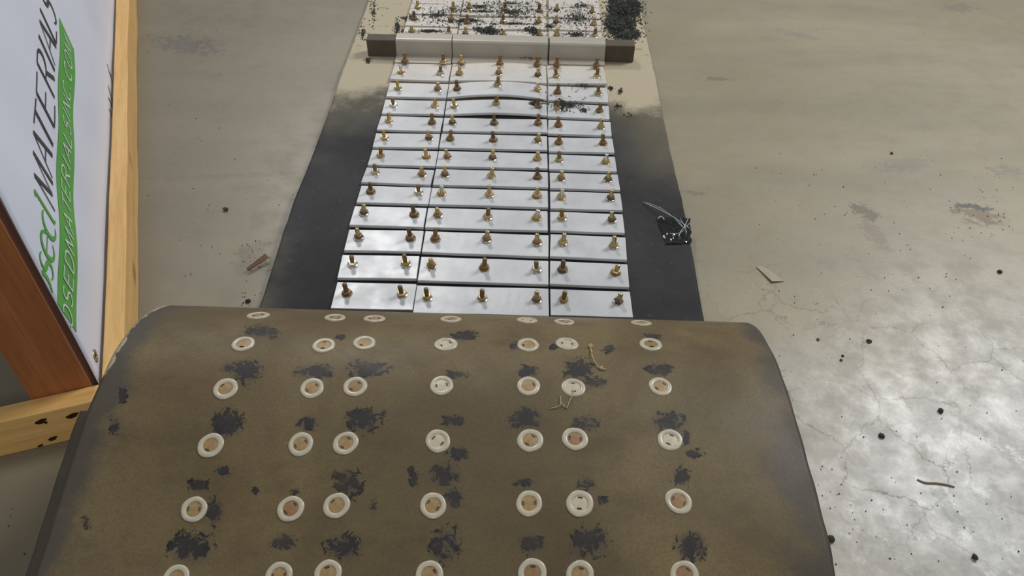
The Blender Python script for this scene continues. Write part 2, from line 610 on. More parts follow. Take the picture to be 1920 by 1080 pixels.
w0 = np.where(lq < 0, .83, .89 - .13 * tt)
edge = np.clip((edge - w0) / np.where(lq < 0, .16, .12 + .12 * tt), 0, 1)
fray = np.zeros(len(verts))
ql = np.concatenate([np.tile(q, N)] * 2)
d = np.clip((-.972 - ql) / .02, 0, 1) * np.clip((verts[:, 1] - .66) / .06, 0, 1)
fray[top] = d[top] * .85
mid = np.clip(1 - ((ql - .08) / .55) ** 2, 0, 1) * np.clip((.80 - verts[:, 1]) / .2, 0, 1)
for nm, arr in (('stain', fl), ('edge', edge), ('fray', fray), ('mid', mid)):
    at = me.attributes.new(nm, 'FLOAT', 'POINT')
    at.data.foreach_set('value', arr.astype(np.float32))
belt = empty('conveyor_belt', (0, 0, 0), label='wide black rubber conveyor belt with rows of bolted grey plates, near end folded back over',
             cat='conveyor belt')
sheet = obj('rubber_sheet', me, [M_out, M_in, M_edge], belt)

# ---- bolted plates
ROWS = [[(650.4, 549.2), (753.8, 551.2), (800.8, 557.5), (904.2, 559.2), (1006.2, 561.7), (1056.7, 561.7), (1159.2, 564.6)],
        [(660.8, 493.8), (760.8, 493.8), (808.8, 497.9), (907.9, 500.8), (1006.2, 504.2), (1055.0, 504.2), (1154.6, 509.6)],
        [(672.5, 443.8), (769.6, 445.0), (816.2, 446.7), (912.1, 447.9), (1007.1, 454.2), (1055.4, 454.2), (1150.8, 460.4)],
        [(681.7, 397.9), (776.7, 401.2), (820.8, 402.9), (914.2, 406.2), (1006.2, 407.5), (1053.8, 408.3), (1147.5, 411.7)],
        [(695.0, 358.3), (785.0, 360.4), (827.9, 361.7), (917.5, 364.6), (1007.1, 365.8), (1052.5, 368.8), (1144.6, 371.7)],
        [(703.3, 322.7), (791.0, 326.7), (834.0, 327.3), (921.0, 330.0), (1008.0, 331.7), (1051.7, 334.3), (1140.0, 336.7)],
        [(713.3, 291.7), (799.3, 293.3), (839.0, 294.0), (923.3, 296.0), (1007.7, 297.7), (1048.7, 300.0), (1135.7, 303.3)],
        [(721.3, 258.3), (804.3, 258.3), (844.0, 260.0), (925.3, 261.7), (1007.7, 263.3), (1047.7, 266.7), (1131.0, 268.3)],
        [(729.0, 226.7), (810.0, 229.3), (848.3, 230.0), (926.7, 230.0), (1009.0, 230.7), (1047.0, 234.0), (1126.7, 238.3)],
        [(737.7, 197.3), (815.3, 198.3), (852.0, 200.0), (930.0, 198.3), (1009.0, 201.7), (1045.7, 202.7), (1124.0, 207.3)],
        [(746.0, 165.0), (820.3, 166.7), (857.3, 167.3), (932.7, 165.7), (1008.0, 170.7), (1045.3, 172.3), (1122.3, 175.0)],
        [(752.0, 135.0), (825.3, 137.3), (861.3, 138.3), (935.0, 139.3), (1008.3, 141.7), (1043.3, 142.7), (1119.3, 142.7)],
        [(759.0, 115.0), (831.3, 116.0), (865.0, 116.7), (937.3, 119.3), (1007.7, 120.7), (1044.3, 121.7), (1118.0, 123.3)],
        [(771.7, 59.3), (840.7, 61.7), (872.3, 63.3), (943.3, 66.7), (1011.7, 66.7), (1044.3, 65.0), (1115.0, 66.7)],
        [(776.7, 35.0), (846.0, 36.7), (876.0, 41.7), (943.3, 40.0), (1010.0, 41.7), (1042.7, 41.7), (1113.3, 45.0)],
        [(783.3, 13.3), (850.0, 15.0), (879.3, 15.0), (946.7, 17.3), (1011.0, 20.0), (1044.0, 19.3), (1110.0, 22.7)]]
P_TH = .008


def belt_z(y):
    return .001 + TH + lift(y)


def make_bolt_mesh(kind, seed):
    rnd = random.Random(seed)
    bm = bmesh.new()
    # flat washer, hexagon nut, threaded stud with dome end
    lathe(bm, [(.0045, 0), (.0118, 0), (.0122, .0008), (.0118, .0018), (.0045, .0018)], 18, 0)
    hexr = .0102
    for z0, z1, r0, r1 in ((.0018, .0026, hexr * .95, hexr), (.0026, .0084, hexr, hexr), (.0084, .0098, hexr, hexr * .82)):
        lathe(bm, [(r0, z0), (r1, z1)], 6, 1)
    for f in bm.faces:
        if f.material_index == 1:
            f.smooth = False
    lathe(bm, [(hexr * .82, .0098), (.0044, .0098)], 6, 1)
    prof = []
    z = .0098
    hgt = .0275 + rnd.uniform(-.002, .003)
    while z < hgt - .002:
        prof += [(.0053, z), (.0046, z + .0009)]
        z += .0018
    prof += [(.0048, hgt - .001), (.0034, hgt), (.0001, hgt + .0002)]
    lathe(bm, prof, 10, 2)
    me = bpy.data.meshes.new('bolt')
    bm.to_mesh(me)
    bm.free()
    a, b, c = kind
    for i in (a, b, c):
        me.materials.append(M_brass[i])
    return me


BOLTS = [make_bolt_mesh(k, i) for i, k in enumerate([(2, 0, 0), (2, 1, 0), (1, 1, 1), (2, 2, 1), (0, 0, 2), (2, 0, 1), (3, 1, 3), (2, 3, 0), (1, 0, 0)])]


def plate_mesh(cx, cy, ang, w, y0, y1, th, arch=0.0, archx=0.0, tilt=0.0, seed=0):
    """bevelled plate, centre (cx,cy) on the bolt line; y0 near / y1 far extents; arch lifts the middle"""
    bm = bmesh.new()
    bm_box(bm, 0, (y0 + y1) / 2, th / 2, w, y1 - y0, th, bevel=.0012, segs=2)
    for k in range(1, 14):
        bmesh.ops.bisect_plane(bm, geom=bm.verts[:] + bm.edges[:] + bm.faces[:], plane_co=(-w / 2 + w * k / 14, 0, 0), plane_no=(1, 0, 0))
    R = Matrix.Rotation(ang, 3, 'Z')
    for v in bm.verts:
        x = v.co.x / (w / 2)
        v.co.z += arch * (1 - (x - archx) ** 2) if abs(x - archx) < 1 else 0
        v.co.z += .0012 * noise.noise(Vector((v.co.x * 9, seed * 3.1, v.co.y * 14)))
        v.co.z += -tilt * (v.co.y - (y0 + y1) / 2)
        xy = R @ Vector((v.co.x, v.co.y, 0))
        v.co.x, v.co.y = cx + xy.x, cy + xy.y
        v.co.z += belt_z(v.co.y) + .0008
    return bm


GROUPS = [(0, 1), (2, 4), (5, 6)]
WID = [.1735, .2865, .1735]
far_bolts = []
rnd = random.Random(3)
for r, row in enumerate(ROWS):
    if r == 12:
        continue            # the row on the foot of the cross bar
    ys = []
    for g, (a, b) in enumerate(GROUPS):
        pts = []
        for j in range(a, b + 1):
            x, y = row[j]
            z = .02
            for it in range(3):
                Pq = U(x, y, z)
                z = belt_z(Pq[1]) + P_TH + .004
            pts.append(Pq)
        p0, p1 = pts[0], pts[-1]
        cx, cy = (p0[0] + p1[0]) / 2, (p0[1] + p1[1]) / 2
        ang = math.atan2(p1[1] - p0[1], p1[0] - p0[0]) * .6 + .4 * KX * -1
        def near_y(rr):
            pj = [U(*ROWS[rr][j], .028 + lift(1.2 + .088 * rr)) for j in (a, b)]
            return (pj[0][1] + pj[1][1]) / 2 - (.0435 - .0075 * min(rr, 11) / 11)
        y0 = near_y(r) - cy
        if r == 11:
            y1 = U((row[a][0] + row[b][0]) / 2, (120.5, 121.5, 123.0)[g], .022)[1] - cy
        elif r == 15:
            y1 = .042
        else:
            y1 = near_y(r + 1) - .0088 - cy
        arch, ax = 0, 0
        if g == 1 and r == 9:
            arch, ax = .008, .1
        if g == 1 and r == 10:
            arch, ax = .014, .05
        if g == 1 and r == 11:
            arch, ax = .005, 0
        tilt = .06 if r < 12 else .03
        pm = plate_mesh(cx, cy, ang, WID[g], y0, y1, P_TH, arch, ax, tilt, r * 3 + g)
        lab = None
        if g == 1 and r in (9, 10):
            lab = 'grey plate bowed up in the middle'
        po = obj('plate', pm, M_plate, belt, lab)
        for i, Pq in enumerate(pts):
            x = (Pq[0] - cx) / (WID[g] / 2)
            za = arch * (1 - (x - ax) ** 2) if abs(x - ax) < 1 else 0
            zz = belt_z(Pq[1]) + .0008 + P_TH + za
            m = BOLTS[rnd.choice([0, 1, 1, 2, 3, 4, 5, 5, 6, 7, 8])]
            if r < 14:
                bo = bpy.data.objects.new('bolt', m)
                C.objects.link(bo)
                bo.parent = po
                bo.location = (Pq[0], Pq[1], zz)
                bo.rotation_euler = (rnd.uniform(-.12, .12), rnd.uniform(-.12, .12), rnd.uniform(0, 6))
            else:
                far_bolts.append((m, Matrix.Translation((Pq[0], Pq[1], zz)) @ Matrix.Rotation(rnd.uniform(0, 6), 4, 'Z')))
# row beyond the top of the picture: only its near edges show
for g in range(3):
    row = ROWS[15]
    a, b = GROUPS[g]
    A_, B_ = U(*row[a], .03), U(*row[b], .03)
    obj('plate', plate_mesh((A_[0] + B_[0]) / 2 + .001, (A_[1] + B_[1]) / 2 + .0895, 0, WID[g], -.043, .040, P_TH, 0, 0, .03, 90 + g), M_plate, belt)
# bolts of the far rows as one part
bm = bmesh.new()
for m, Mx in far_bolts:
    t0 = len(bm.verts)
    f0 = len(bm.faces)
    bm.from_mesh(m)
    bm.verts.ensure_lookup_table()
    bm.faces.ensure_lookup_table()
    for v in bm.verts[t0:]:
        v.co = Mx @ v.co
    sl = [M_brass.index(x) for x in m.materials]
    for f in bm.faces[f0:]:
        f.material_index = sl[f.material_index]
obj('bolt', bm, M_brass, belt, 'dusty bolts of the farthest plate rows', kind='stuff')

# ---- cross bar with bent plates over it
zb = .001 + TH
fl_ = U(690, 106, zb + .004)
fr_ = U(1187, 118, zb + .004)
bar_ang = math.atan2(fr_[1] - fl_[1], fr_[0] - fl_[0])
bar_h, bar_d = .056, .042
Mb = Matrix.Translation((fl_[0], fl_[1], zb + lift(2.3))) @ Matrix.Rotation(bar_ang, 4, 'Z')
bar_len = math.hypot(fr_[0] - fl_[0], fr_[1] - fl_[1])
bm = bmesh.new()
bm_box(bm, bar_len / 2, bar_d / 2, bar_h / 2, bar_len, bar_d, bar_h, M=Mb, bevel=.003)
cleat = obj('cross_bar', bm, M_rubber, belt, 'dusty dark rubber cross bar')
spans = [(745, 847), (850, 1026), (1029, 1132)]
for g, (xa, xb) in enumerate(spans):
    a = (Mb.inverted() @ Vector(U(xa, 106, zb + .004))).x
    b = (Mb.inverted() @ Vector(U(xb, 115, zb + .004))).x
    t = .003
    foot = -(Mb.inverted() @ Vector(U((xa + xb) / 2, (119.5, 121, 122.5)[g], zb + .012))).y
    # section (y, z): foot - face - rounded top edge - top flange - short lip behind
    sec = [(-foot, .0005 + P_TH), (-.004, .0005 + P_TH), (-.0015, .009), (-.001, bar_h - .008), (.0, bar_h - .002), (.003, bar_h + .001),
           (.008, bar_h + .002), (bar_d - .006, bar_h + .002), (bar_d, bar_h + .001), (bar_d + .003, bar_h - .003), (bar_d + .0035, bar_h - .02)]
    bm = bmesh.new()
    A = np.array(sec)
    Tn = np.gradient(A, axis=0)
    Tn /= np.linalg.norm(Tn, axis=1, keepdims=True)
    Bq = A + np.stack([-Tn[:, 1], Tn[:, 0]], 1) * t
    loops = []
    for x in (a, b):
        lo = [bm.verts.new(Mb @ Vector((x, p[0], p[1]))) for p in A]
        hi = [bm.verts.new(Mb @ Vector((x, p[0], p[1]))) for p in Bq]
        loops.append((lo, hi))
    (l0, h0), (l1, h1) = loops
    for i in range(len(A) - 1):
        for f in ((l0[i], l0[i + 1], l1[i + 1], l1[i]), (h0[i], h1[i], h1[i + 1], h0[i + 1]),
                  (l0[i], h0[i], h0[i + 1], l0[i + 1]), (l1[i], l1[i + 1], h1[i + 1], h1[i])):
            bm.faces.new(f)
    for i in (0, -1):
        bm.faces.new((l0[i], l1[i], h1[i], h0[i]))
    bmesh.ops.recalc_face_normals(bm, faces=bm.faces)
    po = obj('bent_plate', bm, M_clt, belt, 'dusty bent metal plate wrapped over the cross bar')
    for j in range(GROUPS[g][0], GROUPS[g][1] + 1):
        x, y = ROWS[12][j]
        Pq = U(x, y, zb + P_TH + .006 + lift(2.24))
        bo = bpy.data.objects.new('bolt', BOLTS[rnd.choice([1, 2, 6, 8, 5])])
        C.objects.link(bo)
        bo.parent = po
        bo.location = (Pq[0], Pq[1], zb + lift(Pq[1]) + P_TH + .0035)
        bo.rotation_euler = (rnd.uniform(-.06, .06), rnd.uniform(-.1, .1), rnd.uniform(0, 6))

# ---- flat round bolt heads on the folded-over underside
HEADS = [
    [(484, 592), (628, 596), (702, 598), (845, 599), (988, 601), (1058, 604), (1202, 606)],
    [(456, 645), (607, 648), (683, 643), (836, 646), (990, 647), (1063, 645), (1220, 646)],
    [(423, 729), (585, 728), (666, 725), (828, 723), (991, 724), (1075, 727), (1238, 725)],
    [(395, 835), (564, 833), (648, 831), (821, 827), (994, 826), (1078, 823), (1256, 825)],
    [(364, 955), (545, 954), (631, 948), (812, 948), (992, 944), (1087, 944), (1272, 940)],
    [(330, 1085), (523, 1080), (615, 1076), (805, 1078), (998, 1075), (1087, 1078), (1283, 1078)]]


def ring_mesh(ri, ro, ecc):
    bm = bmesh.new()
    lathe(bm, [(ro, -.0012), (ro, .0006), (ro * .97, .0014), (ro * .88, .0020), (ri * 1.10, .0019), (ri, .0012), (ri * .97, -.0012)], 32, 0)
    for v in bm.verts:
        r = math.hypot(v.co.x, v.co.y)
        a = math.atan2(v.co.y, v.co.x)
        k = 1 + ecc * math.cos(2 * a) + .012 * math.sin(5 * a + ecc * 40)
        if r > ri * 1.05:
            v.co.x *= k
            v.co.y *= k
    me = bpy.data.meshes.new('bolt_head')
    bm.to_mesh(me)
    bm.free()
    me.materials.append(M_ring)
    smooth(me)
    return me


def disc_mesh(r, matn, two=True):
    bm = bmesh.new()
    nr, na = 8, 32
    ctr = bm.verts.new((0, 0, .0012))
    rings = [[bm.verts.new((r * (i / nr) * math.cos(2 * math.pi * k / na), r * (i / nr) * math.sin(2 * math.pi * k / na), .0012 - .0004 * (i / nr) ** 2)) for k in range(na)]
             for i in range(1, nr + 1)]
    pits = []
    for k in range(na):
        bm.faces.new((ctr, rings[0][k], rings[0][(k + 1) % na]))
    for i in range(nr - 1):
        for k in range(na):
            f = bm.faces.new((rings[i][k], rings[i + 1][k], rings[i + 1][(k + 1) % na], rings[i][(k + 1) % na]))
            if i in (4, 5) and (k in (0, 1, 2, 3) or (two and k in (16, 17, 18, 19))):
                pits.append(f)
    ex = bmesh.ops.extrude_face_region(bm, geom=pits)
    nf = [e for e in ex['geom'] if isinstance(e, bmesh.types.BMFace)]
    nv = set(v for f in nf for v in f.verts)
    bmesh.ops.delete(bm, geom=pits, context='FACES_ONLY')
    for v in nv:
        v.co.z -= .0016
        for f in v.link_faces:
            f.material_index = 1
    me = bpy.data.meshes.new('centre_disc')
    bm.to_mesh(me)
    bm.free()
    me.materials.append(matn)
    me.materials.append(M_pit)
    return me


RINGS = [ring_mesh(.0098, .0164, e) for e in (0, .035, -.03, .05)] + [ring_mesh(.0098, .0170, .02)]
DISCS = [disc_mesh(.0097, M_disc[0]), disc_mesh(.0097, M_disc[0], False), disc_mesh(.0097, M_disc[1]), disc_mesh(.0097, M_disc[2]), disc_mesh(.0097, M_disc[1])]
PALE = {(1, 3), (2, 3), (2, 5), (3, 3), (3, 6), (4, 5), (1, 5), (0, 4)}
for r, row in enumerate(HEADS):
    for j, (x, y) in enumerate(row):
        P, nn = hit_top(x, y)
        rot = Vector(nn).to_track_quat('Z', 'Y').to_matrix().to_4x4() @ Matrix.Rotation(rnd.uniform(0, 6.28), 4, 'Z')
        h = bpy.data.objects.new('bolt_head', RINGS[rnd.randrange(5)])
        C.objects.link(h)
        h.parent = belt
        h.matrix_local = Matrix.Translation(P) @ rot
        dk = rnd.choice([2, 4]) if (r, j) in PALE else rnd.choice([0, 0, 1, 3])
        dd = bpy.data.objects.new('centre_disc', DISCS[dk])
        C.objects.link(dd)
        dd.parent = h
        dd['label'] = 'pale cream centre disc with two pin holes' if (r, j) in PALE else 'rusty tan centre disc with pin holes'

# ------------------------------------------------------------------ wooden sign frame and banner
dv, nv, P0 = Vector((-.334, .9426, 0)).normalized(), Vector((.9426, .334, 0)).normalized(), Vector((-.6929, .8911, 0))
MF = Matrix.Translation(P0) @ Matrix(((dv.x, nv.x, 0, 0), (dv.y, nv.y, 0, 0), (0, 0, 1, 0), (0, 0, 0, 1)))   # local: x along rail, y outward, z up
MF4 = MF
frame = empty('sign_frame', label='wooden frame of pale pine rails and a dark reddish post holding up a white banner', cat='frame')
frame.matrix_world = MF4


def beam(name, mat, x0, x1, y0, y1, z0, z1, label=None, wane=0):
    bm = bmesh.new()
    bm_box(bm, (x0 + x1) / 2, (y0 + y1) / 2, (z0 + z1) / 2, x1 - x0, y1 - y0, z1 - z0, bevel=.0025, segs=2)
    if wane:
        for k in range(1, 60):
            bmesh.ops.bisect_plane(bm, geom=bm.verts[:] + bm.edges[:] + bm.faces[:], plane_co=(x0 + (x1 - x0) * k / 60, 0, 0), plane_no=(1, 0, 0))
        for v in bm.verts:
            if v.co.z > (z0 + z1) / 2:
                v.co.z += wane * (noise.noise(Vector((v.co.x * 2.6, 1.7, 0))) + .4 * noise.noise(Vector((v.co.x * 9, 4, 0))))
            if v.co.y > (y0 + y1) / 2:
                v.co.y += wane * .7 * noise.noise(Vector((v.co.x * 3.3, 9, 0)))
    return obj(name, bm, mat, frame, label)


beam('bottom_rail', M_pine, .04, 2.98, -.038, 0, 0, .089, 'pale pine bottom rail with a wavy edge', .006)
beam('cross_rail', wood('pine_grain_across', (.60, .35, .11), (.72, .46, .18), (.46, .25, .07), .5, 1), 0, .038, -.92, 0, 0, .089, 'pale pine cross rail with dark knots')
beam('post', M_red, .0395, .0775, -.157, -.056, 0, 1.32, 'dark reddish-brown stained post')
beam('post', M_red, 2.985, 3.023, -.157, -.056, 0, 1.32)
beam('top_rail', M_pine, .0395, 3.02, -.056, -.018, 1.23, 1.32)
# dark knots on the cross rail face
M_knot = plain('dark_knot', (.05, .022, .008), .7)
for (x, y, sx, sy) in [(77, 790, .010, .006), (136, 779, .011, .006), (99, 822, .008, .005), (76, 835, .005, .003), (86, 792, .003, .003)]:
    r = ray(x, y)
    t = (0 - (Vector(O) - P0).dot(dv)) / Vector(r).dot(dv)
    Q = MF.inverted() @ Vector(O + t * r)
    bm = bmesh.new()
    ring = [bm.verts.new((-.0008, Q.y + sx * math.cos(a) * (1 + .25 * math.sin(3 * a)), Q.z + sy * math.sin(a) + .25 * sx * math.cos(a))) for a in np.linspace(0, 2 * math.pi, 12, endpoint=False)]
    bm.faces.new(ring)
    bmesh.ops.solidify(bm, geom=bm.faces[:], thickness=.0012)
    obj('knot', bm, M_knot, frame, 'dark knot in the cross rail')

# banner plane
BN = -.0445


def ripple(d, z):
    k = min(1.0, .25 + max(0, z - .09) * 5)
    return BN + k * (.0026 * math.sin(d * 9 + z * 3) + .003 * noise.noise(Vector((d * 5, z * 2.5, 2))) + .0016 * math.sin(d * 23 + z * 9)) - .002 * (1 - k)


banner = empty('banner', label='white vinyl banner with green and black lettering stretched behind the pine rail', cat='banner')
banner.matrix_world = MF4
bm = bmesh.new()
nd, nz = 150, 60
D0, D1, Z0, Z1 = .047, 2.95, .035, 1.24
G = [[bm.verts.new((D0 + (D1 - D0) * i / nd, ripple(D0 + (D1 - D0) * i / nd, Z0 + (Z1 - Z0) * j / nz), Z0 + (Z1 - Z0) * j / nz)) for j in range(nz + 1)] for i in range(nd + 1)]
for i in range(nd):
    for j in range(nz):
        f = bm.faces.new((G[i][j], G[i + 1][j], G[i + 1][j + 1], G[i][j + 1]))
        f.smooth = True
bmesh.ops.recalc_face_normals(bm, faces=bm.faces)
bmesh.ops.solidify(bm, geom=bm.faces[:], thickness=.0008)
obj('cloth', bm, M_vinyl, banner)

EX, EY = .984 * np.array([.987, .16]), .984 * np.array([-.16, .987])


def on_banner(x, y):
    r = ray(x, y)
    t = (BN - (Vector(O) - P0).dot(nv)) / Vector(r).dot(nv)
    Q = MF.inverted() @ Vector(O + t * r)
    return np.array([Q.x, Q.z])


ORG = on_banner(99.8, 396.5)


def strokes_to_bm(bm, strokes, off, mat=0):
    """strokes: list of (points [(x,y)...] in text frame metres, widths) -> flat ribbons lying on the banner"""
    for pts, w in strokes:
        pts = [np.array(p, float) for p in pts]
        # resample
        dens = [pts[0]]
        ws = [w[0]]
        for k in range(len(pts) - 1):
            L = np.linalg.norm(pts[k + 1] - pts[k])
            n_ = max(1, int(L / .004))
            for s in range(1, n_ + 1):
                dens.append(pts[k] + (pts[k + 1] - pts[k]) * s / n_)
                ws.append(w[k] + (w[k + 1] - w[k]) * s / n_)
        prev = None
        m = len(dens)
        for k in range(m):
            t = dens[min(k + 1, m - 1)] - dens[max(k - 1, 0)]
            t = t / (np.linalg.norm(t) + 1e-9)
            nn = np.array([-t[1], t[0]]) * ws[k] / 2
            cur = []
            okk = True
            for s in (1, -1):
                dz = ORG + EX * (dens[k] + nn * s)[0] + EY * (dens[k] + nn * s)[1]
                if dz[0] < D0 + .001 or dz[1] < Z0 + .003:
                    okk = False
                cur.append((dz[0], ripple(dz[0], dz[1]) + off, dz[1]))
            if not okk:
                prev = None
                continue
            cur = [bm.verts.new(c) for c in cur]
            if prev:
                f = bm.faces.new((prev[0], cur[0], cur[1], prev[1]))
                f.material_index = mat
            prev = cur


def arc(cx, cy, rx, ry, a0, a1, n=16):
    return [(cx + rx * math.cos(math.radians(a0 + (a1 - a0) * i / n)), cy + ry * math.sin(math.radians(a0 + (a1 - a0) * i / n))) for i in range(n + 1)]


def glyph(ch, x, w, h, thin, thick):
    """capital letters as strokes"""
    P = lambda *a: [(x + w * p[0], h * p[1]) for p in a]
    T_ = [thick, thick]
    t_ = [thin, thin]
    A3 = lambda pts, a, b: (pts, [a + (b - a) * math.sin(math.pi * i / (len(pts) - 1)) for i in range(len(pts))])
    if ch == 'M':
        return [(P((0, 0), (.08, 1)), t_), (P((.08, 1), (.5, .08)), T_), (P((.5, .08), (.9, 1)), t_), (P((.9, 1), (1, 0)), T_)]
    if ch == 'A':
        return [(P((0, 0), (.5, 1)), t_), (P((.5, 1), (1, 0)), T_), (P((.2, .36), (.8, .36)), t_)]
    if ch == 'T':
        return [(P((0, 1), (1, 1)), t_), (P((.5, 1), (.5, 0)), T_)]
    if ch == 'E':
        return [(P((.05, 0), (.05, 1)), T_), (P((.05, 1), (.95, 1)), t_), (P((.05, .52), (.8, .52)), t_), (P((.05, 0), (1, 0)), t_)]
    if ch == 'R':
        b = P(*arc(.5, .75, .4, .25, 90, -90))
        return [(P((.05, 0), (.05, 1)), T_), (P((.05, 1), (.5, 1)), t_), A3(b, thin, thick), (P((.5, .5), (.05, .5)), t_), (P((.45, .5), (1, 0)), T_)]
    if ch == 'I':
        return [(P((.5, 0), (.5, 1)), T_)]
    if ch == 'L':
        return [(P((.05, 1), (.05, 0)), T_), (P((.05, 0), (1, 0)), t_)]
    if ch == 'S':
        c = P(*(arc(.5, .76, .4, .24, 40, 270, 18) + arc(.5, .26, .45, .26, 90, -150, 18)[1:]))
        return [A3(c, thin, thick)]
    if ch == 'D':
        c = P(*([(.05, 1), (.4, 1)] + arc(.4, .5, .58, .5, 90, -90, 18)[1:] + [(.05, 0)]))
        return [(P((.05, 0), (.05, 1)), T_), A3(c, thin, thick)]
    if ch == 'O':
        c = P(*arc(.5, .5, .5, .5, 90, 450, 28))
        return [(c, [thin + (thick - thin) * abs(math.sin(math.radians(360 * i / 28))) for i in range(29)])]
    if ch == 'C':
        c = P(*arc(.55, .5, .52, .5, 50, 310, 22))
        return [A3(c, thin, thick)]
    if ch == 'N':
        return [(P((.02, 0), (.02, 1)), t_), (P((.02, 1), (.95, 0)), T_), (P((.95, 0), (.95, 1)), t_)]
    if ch == '.':
        return [(P((.3, 0), (.3, .12)), [thick * 1.3] * 2)]
    return []


# black capitals
bm = bmesh.new()
CH = .086
for ch, x, w in [('M', 0, .072), ('A', .087, .062), ('T', .143, .070), ('E', .227, .070), ('R', .319, .064), ('I', .392, .036), ('A', .428, .064),
                 ('L', .501, .048), ('S', .560, .052)]:
    strokes_to_bm(bm, glyph(ch, x, w, CH, .0045, .0105), .0012)
bmesh.ops.recalc_face_normals(bm, faces=bm.faces)
obj('lettering', bm, M_black, banner, 'black capital lettering')
# green lower case
bm = bmesh.new()
xh = .056


def low(pts, a, b):
    return (pts, [a + (b - a) * math.sin(math.pi * i / (len(pts) - 1)) for i in range(len(pts))])


L_ = []
L_.append(([(-.034, .088), (-.034, .006), (-.026, 0)], [.009, .009, .004]))                      # d
L_.append(([(-.046, .084), (-.034, .088)], [.003, .007]))
L_.append(low(arc(-.058, .027, .024, .028, 60, 300, 22), .003, .010))
L_.append(low([(-.128, .030), (-.089, .032)], .003, .003))                                        # e
L_.append(low(arc(-.108, .028, .022, .028, 10, 320, 24), .003, .010))
L_.append(low(arc(-.153, .042, .014, .014, 40, 270, 14) + arc(-.153, .014, .015, .014, 90, -150, 14)[1:], .003, .010))   # s
L_.append((arc(-.202, .028, .025, .028, 90, 450, 28), [.003 + .008 * abs(math.sin(math.radians(360 * i / 28))) for i in range(29)]))  # o
strokes_to_bm(bm, L_, .0012)
bmesh.ops.recalc_face_normals(bm, faces=bm.faces)
obj('lettering', bm, M_green, banner, 'green lower-case lettering')
# green band with white capitals
bm = bmesh.new()
strokes_to_bm(bm, [([(-.25, -.063), (.632, -.063)], [.086, .086])], .0010)
bmesh.ops.recalc_face_normals(bm, faces=bm.faces)
band = obj('green_band', bm, M_green, banner, 'green printed band')
bm = bmesh.new()
txt = 'OSEDMATERIALSINC.COM'
adv = {'I': .55, '.': .5, 'M': 1.25, 'S': .9, 'E': .9, 'L': .85, 'T': .95}
tot = sum(adv.get(c, 1) for c in txt)
x = -.214
sc = (.612 + .214) / tot
for ch in txt:
    a = adv.get(ch, 1) * sc
    st = [([(p[0], p[1] - .083) for p in pts], w) for pts, w in glyph(ch, x + a * .12, a * .74, .042, .0038, .0046)]
    strokes_to_bm(bm, st, .0022)
    x += a
bmesh.ops.recalc_face_normals(bm, faces=bm.faces)
obj('band_lettering', bm, M_whitep, band, 'white capital lettering on the green band')
# tips of the lowest printed line, cut off by the rail
bm = bmesh.new()
inv = []
for (x0, y0, x1, y1) in [(204, 114, 214, 150), (208, 128, 212, 138), (205, 155, 216, 192), (206, 178, 216, 200), (208, 200, 218, 226)]:
    pr_ = []
    for p in ((x0, y0), (x1, y1)):
        dq = on_banner(*p) - ORG
        pr_.append((float(dq @ EX), float(dq @ EY)))
    inv.append((pr_, [.006, .006]))
strokes_to_bm(bm, inv, .0012)
bmesh.ops.recalc_face_normals(bm, faces=bm.faces)
obj('lettering', bm, M_black, banner, 'tips of a lower line of dark lettering')
# grommet
bm = bmesh.new()
lathe(bm, [(.006, -.001), (.006, .0008), (.009, .0014), (.0125, .0008), (.0130, -.001)], 24)
lathe(bm, [(.0001, .0002), (.006, .0002)], 24, 1)
go = obj('grommet', bm, [M_brassg, M_pit], banner, 'brass grommet in the lower corner')
gd, gz = on_banner(179, 667)
go.matrix_local = Matrix.Translation((gd, ripple(gd, gz) + .0006, gz)) @ Matrix.Rotation(-math.pi / 2, 4, 'X')

# ------------------------------------------------------------------ plastic scrap on the right margin of the belt
scrap = empty('plastic_scrap', label='crumpled shiny black plastic film stuck on the right edge of the belt', cat='plastic scrap')
z = zb + .001
bm = bmesh.new()
cs = [U(1229, 418, z), U(1291, 420, z), U(1294, 465, z), U(1246, 467, z)]
n_ = 16
gv = []
for i in range(n_ + 1):
    rowv = []
    for j in range(n_ + 1):
        u, v = i / n_, j / n_
        p = (1 - u) * (1 - v) * cs[0] + u * (1 - v) * cs[1] + u * v * cs[2] + (1 - u) * v * cs[3]
        k = noise.noise(Vector((u * 4.5, v * 4.5, 5)))
        zz = belt_z(p[1]) + .0015 + .003 * abs(k) + .009 * max(0, u - .55) * abs(noise.noise(Vector((u * 13, v * 13, 8))))
        rowv.append(bm.verts.new((p[0] + .004 * noise.noise(Vector((v * 6, i, 1))), p[1] + .003 * noise.noise(Vector((u * 6, j, 4))), zz)))
    gv.append(rowv)
for i in range(n_):
    for j in range(n_):
        bm.faces.new((gv[i][j], gv[i][j + 1], gv[i + 1][j + 1], gv[i + 1][j]))
bmesh.ops.recalc_face_normals(bm, faces=bm.faces)
bmesh.ops.solidify(bm, geom=bm.faces[:], thickness=.0006)
obj('film', bm, M_film, scrap)


def strand(pix, r, name='strand', lab=None, hz=.006):
    bm = bmesh.new()
    pts = []
    for (x, y, dz) in pix:
        p = U(x, y, z + hz)
        pts.append((p[0], p[1], belt_z(p[1]) + .003 + dz))
    pts = [tuple(p) for p in catmull(pts, 6)]
    tube(bm, pts, r)
    obj(name, bm, M_clear, scrap, lab)


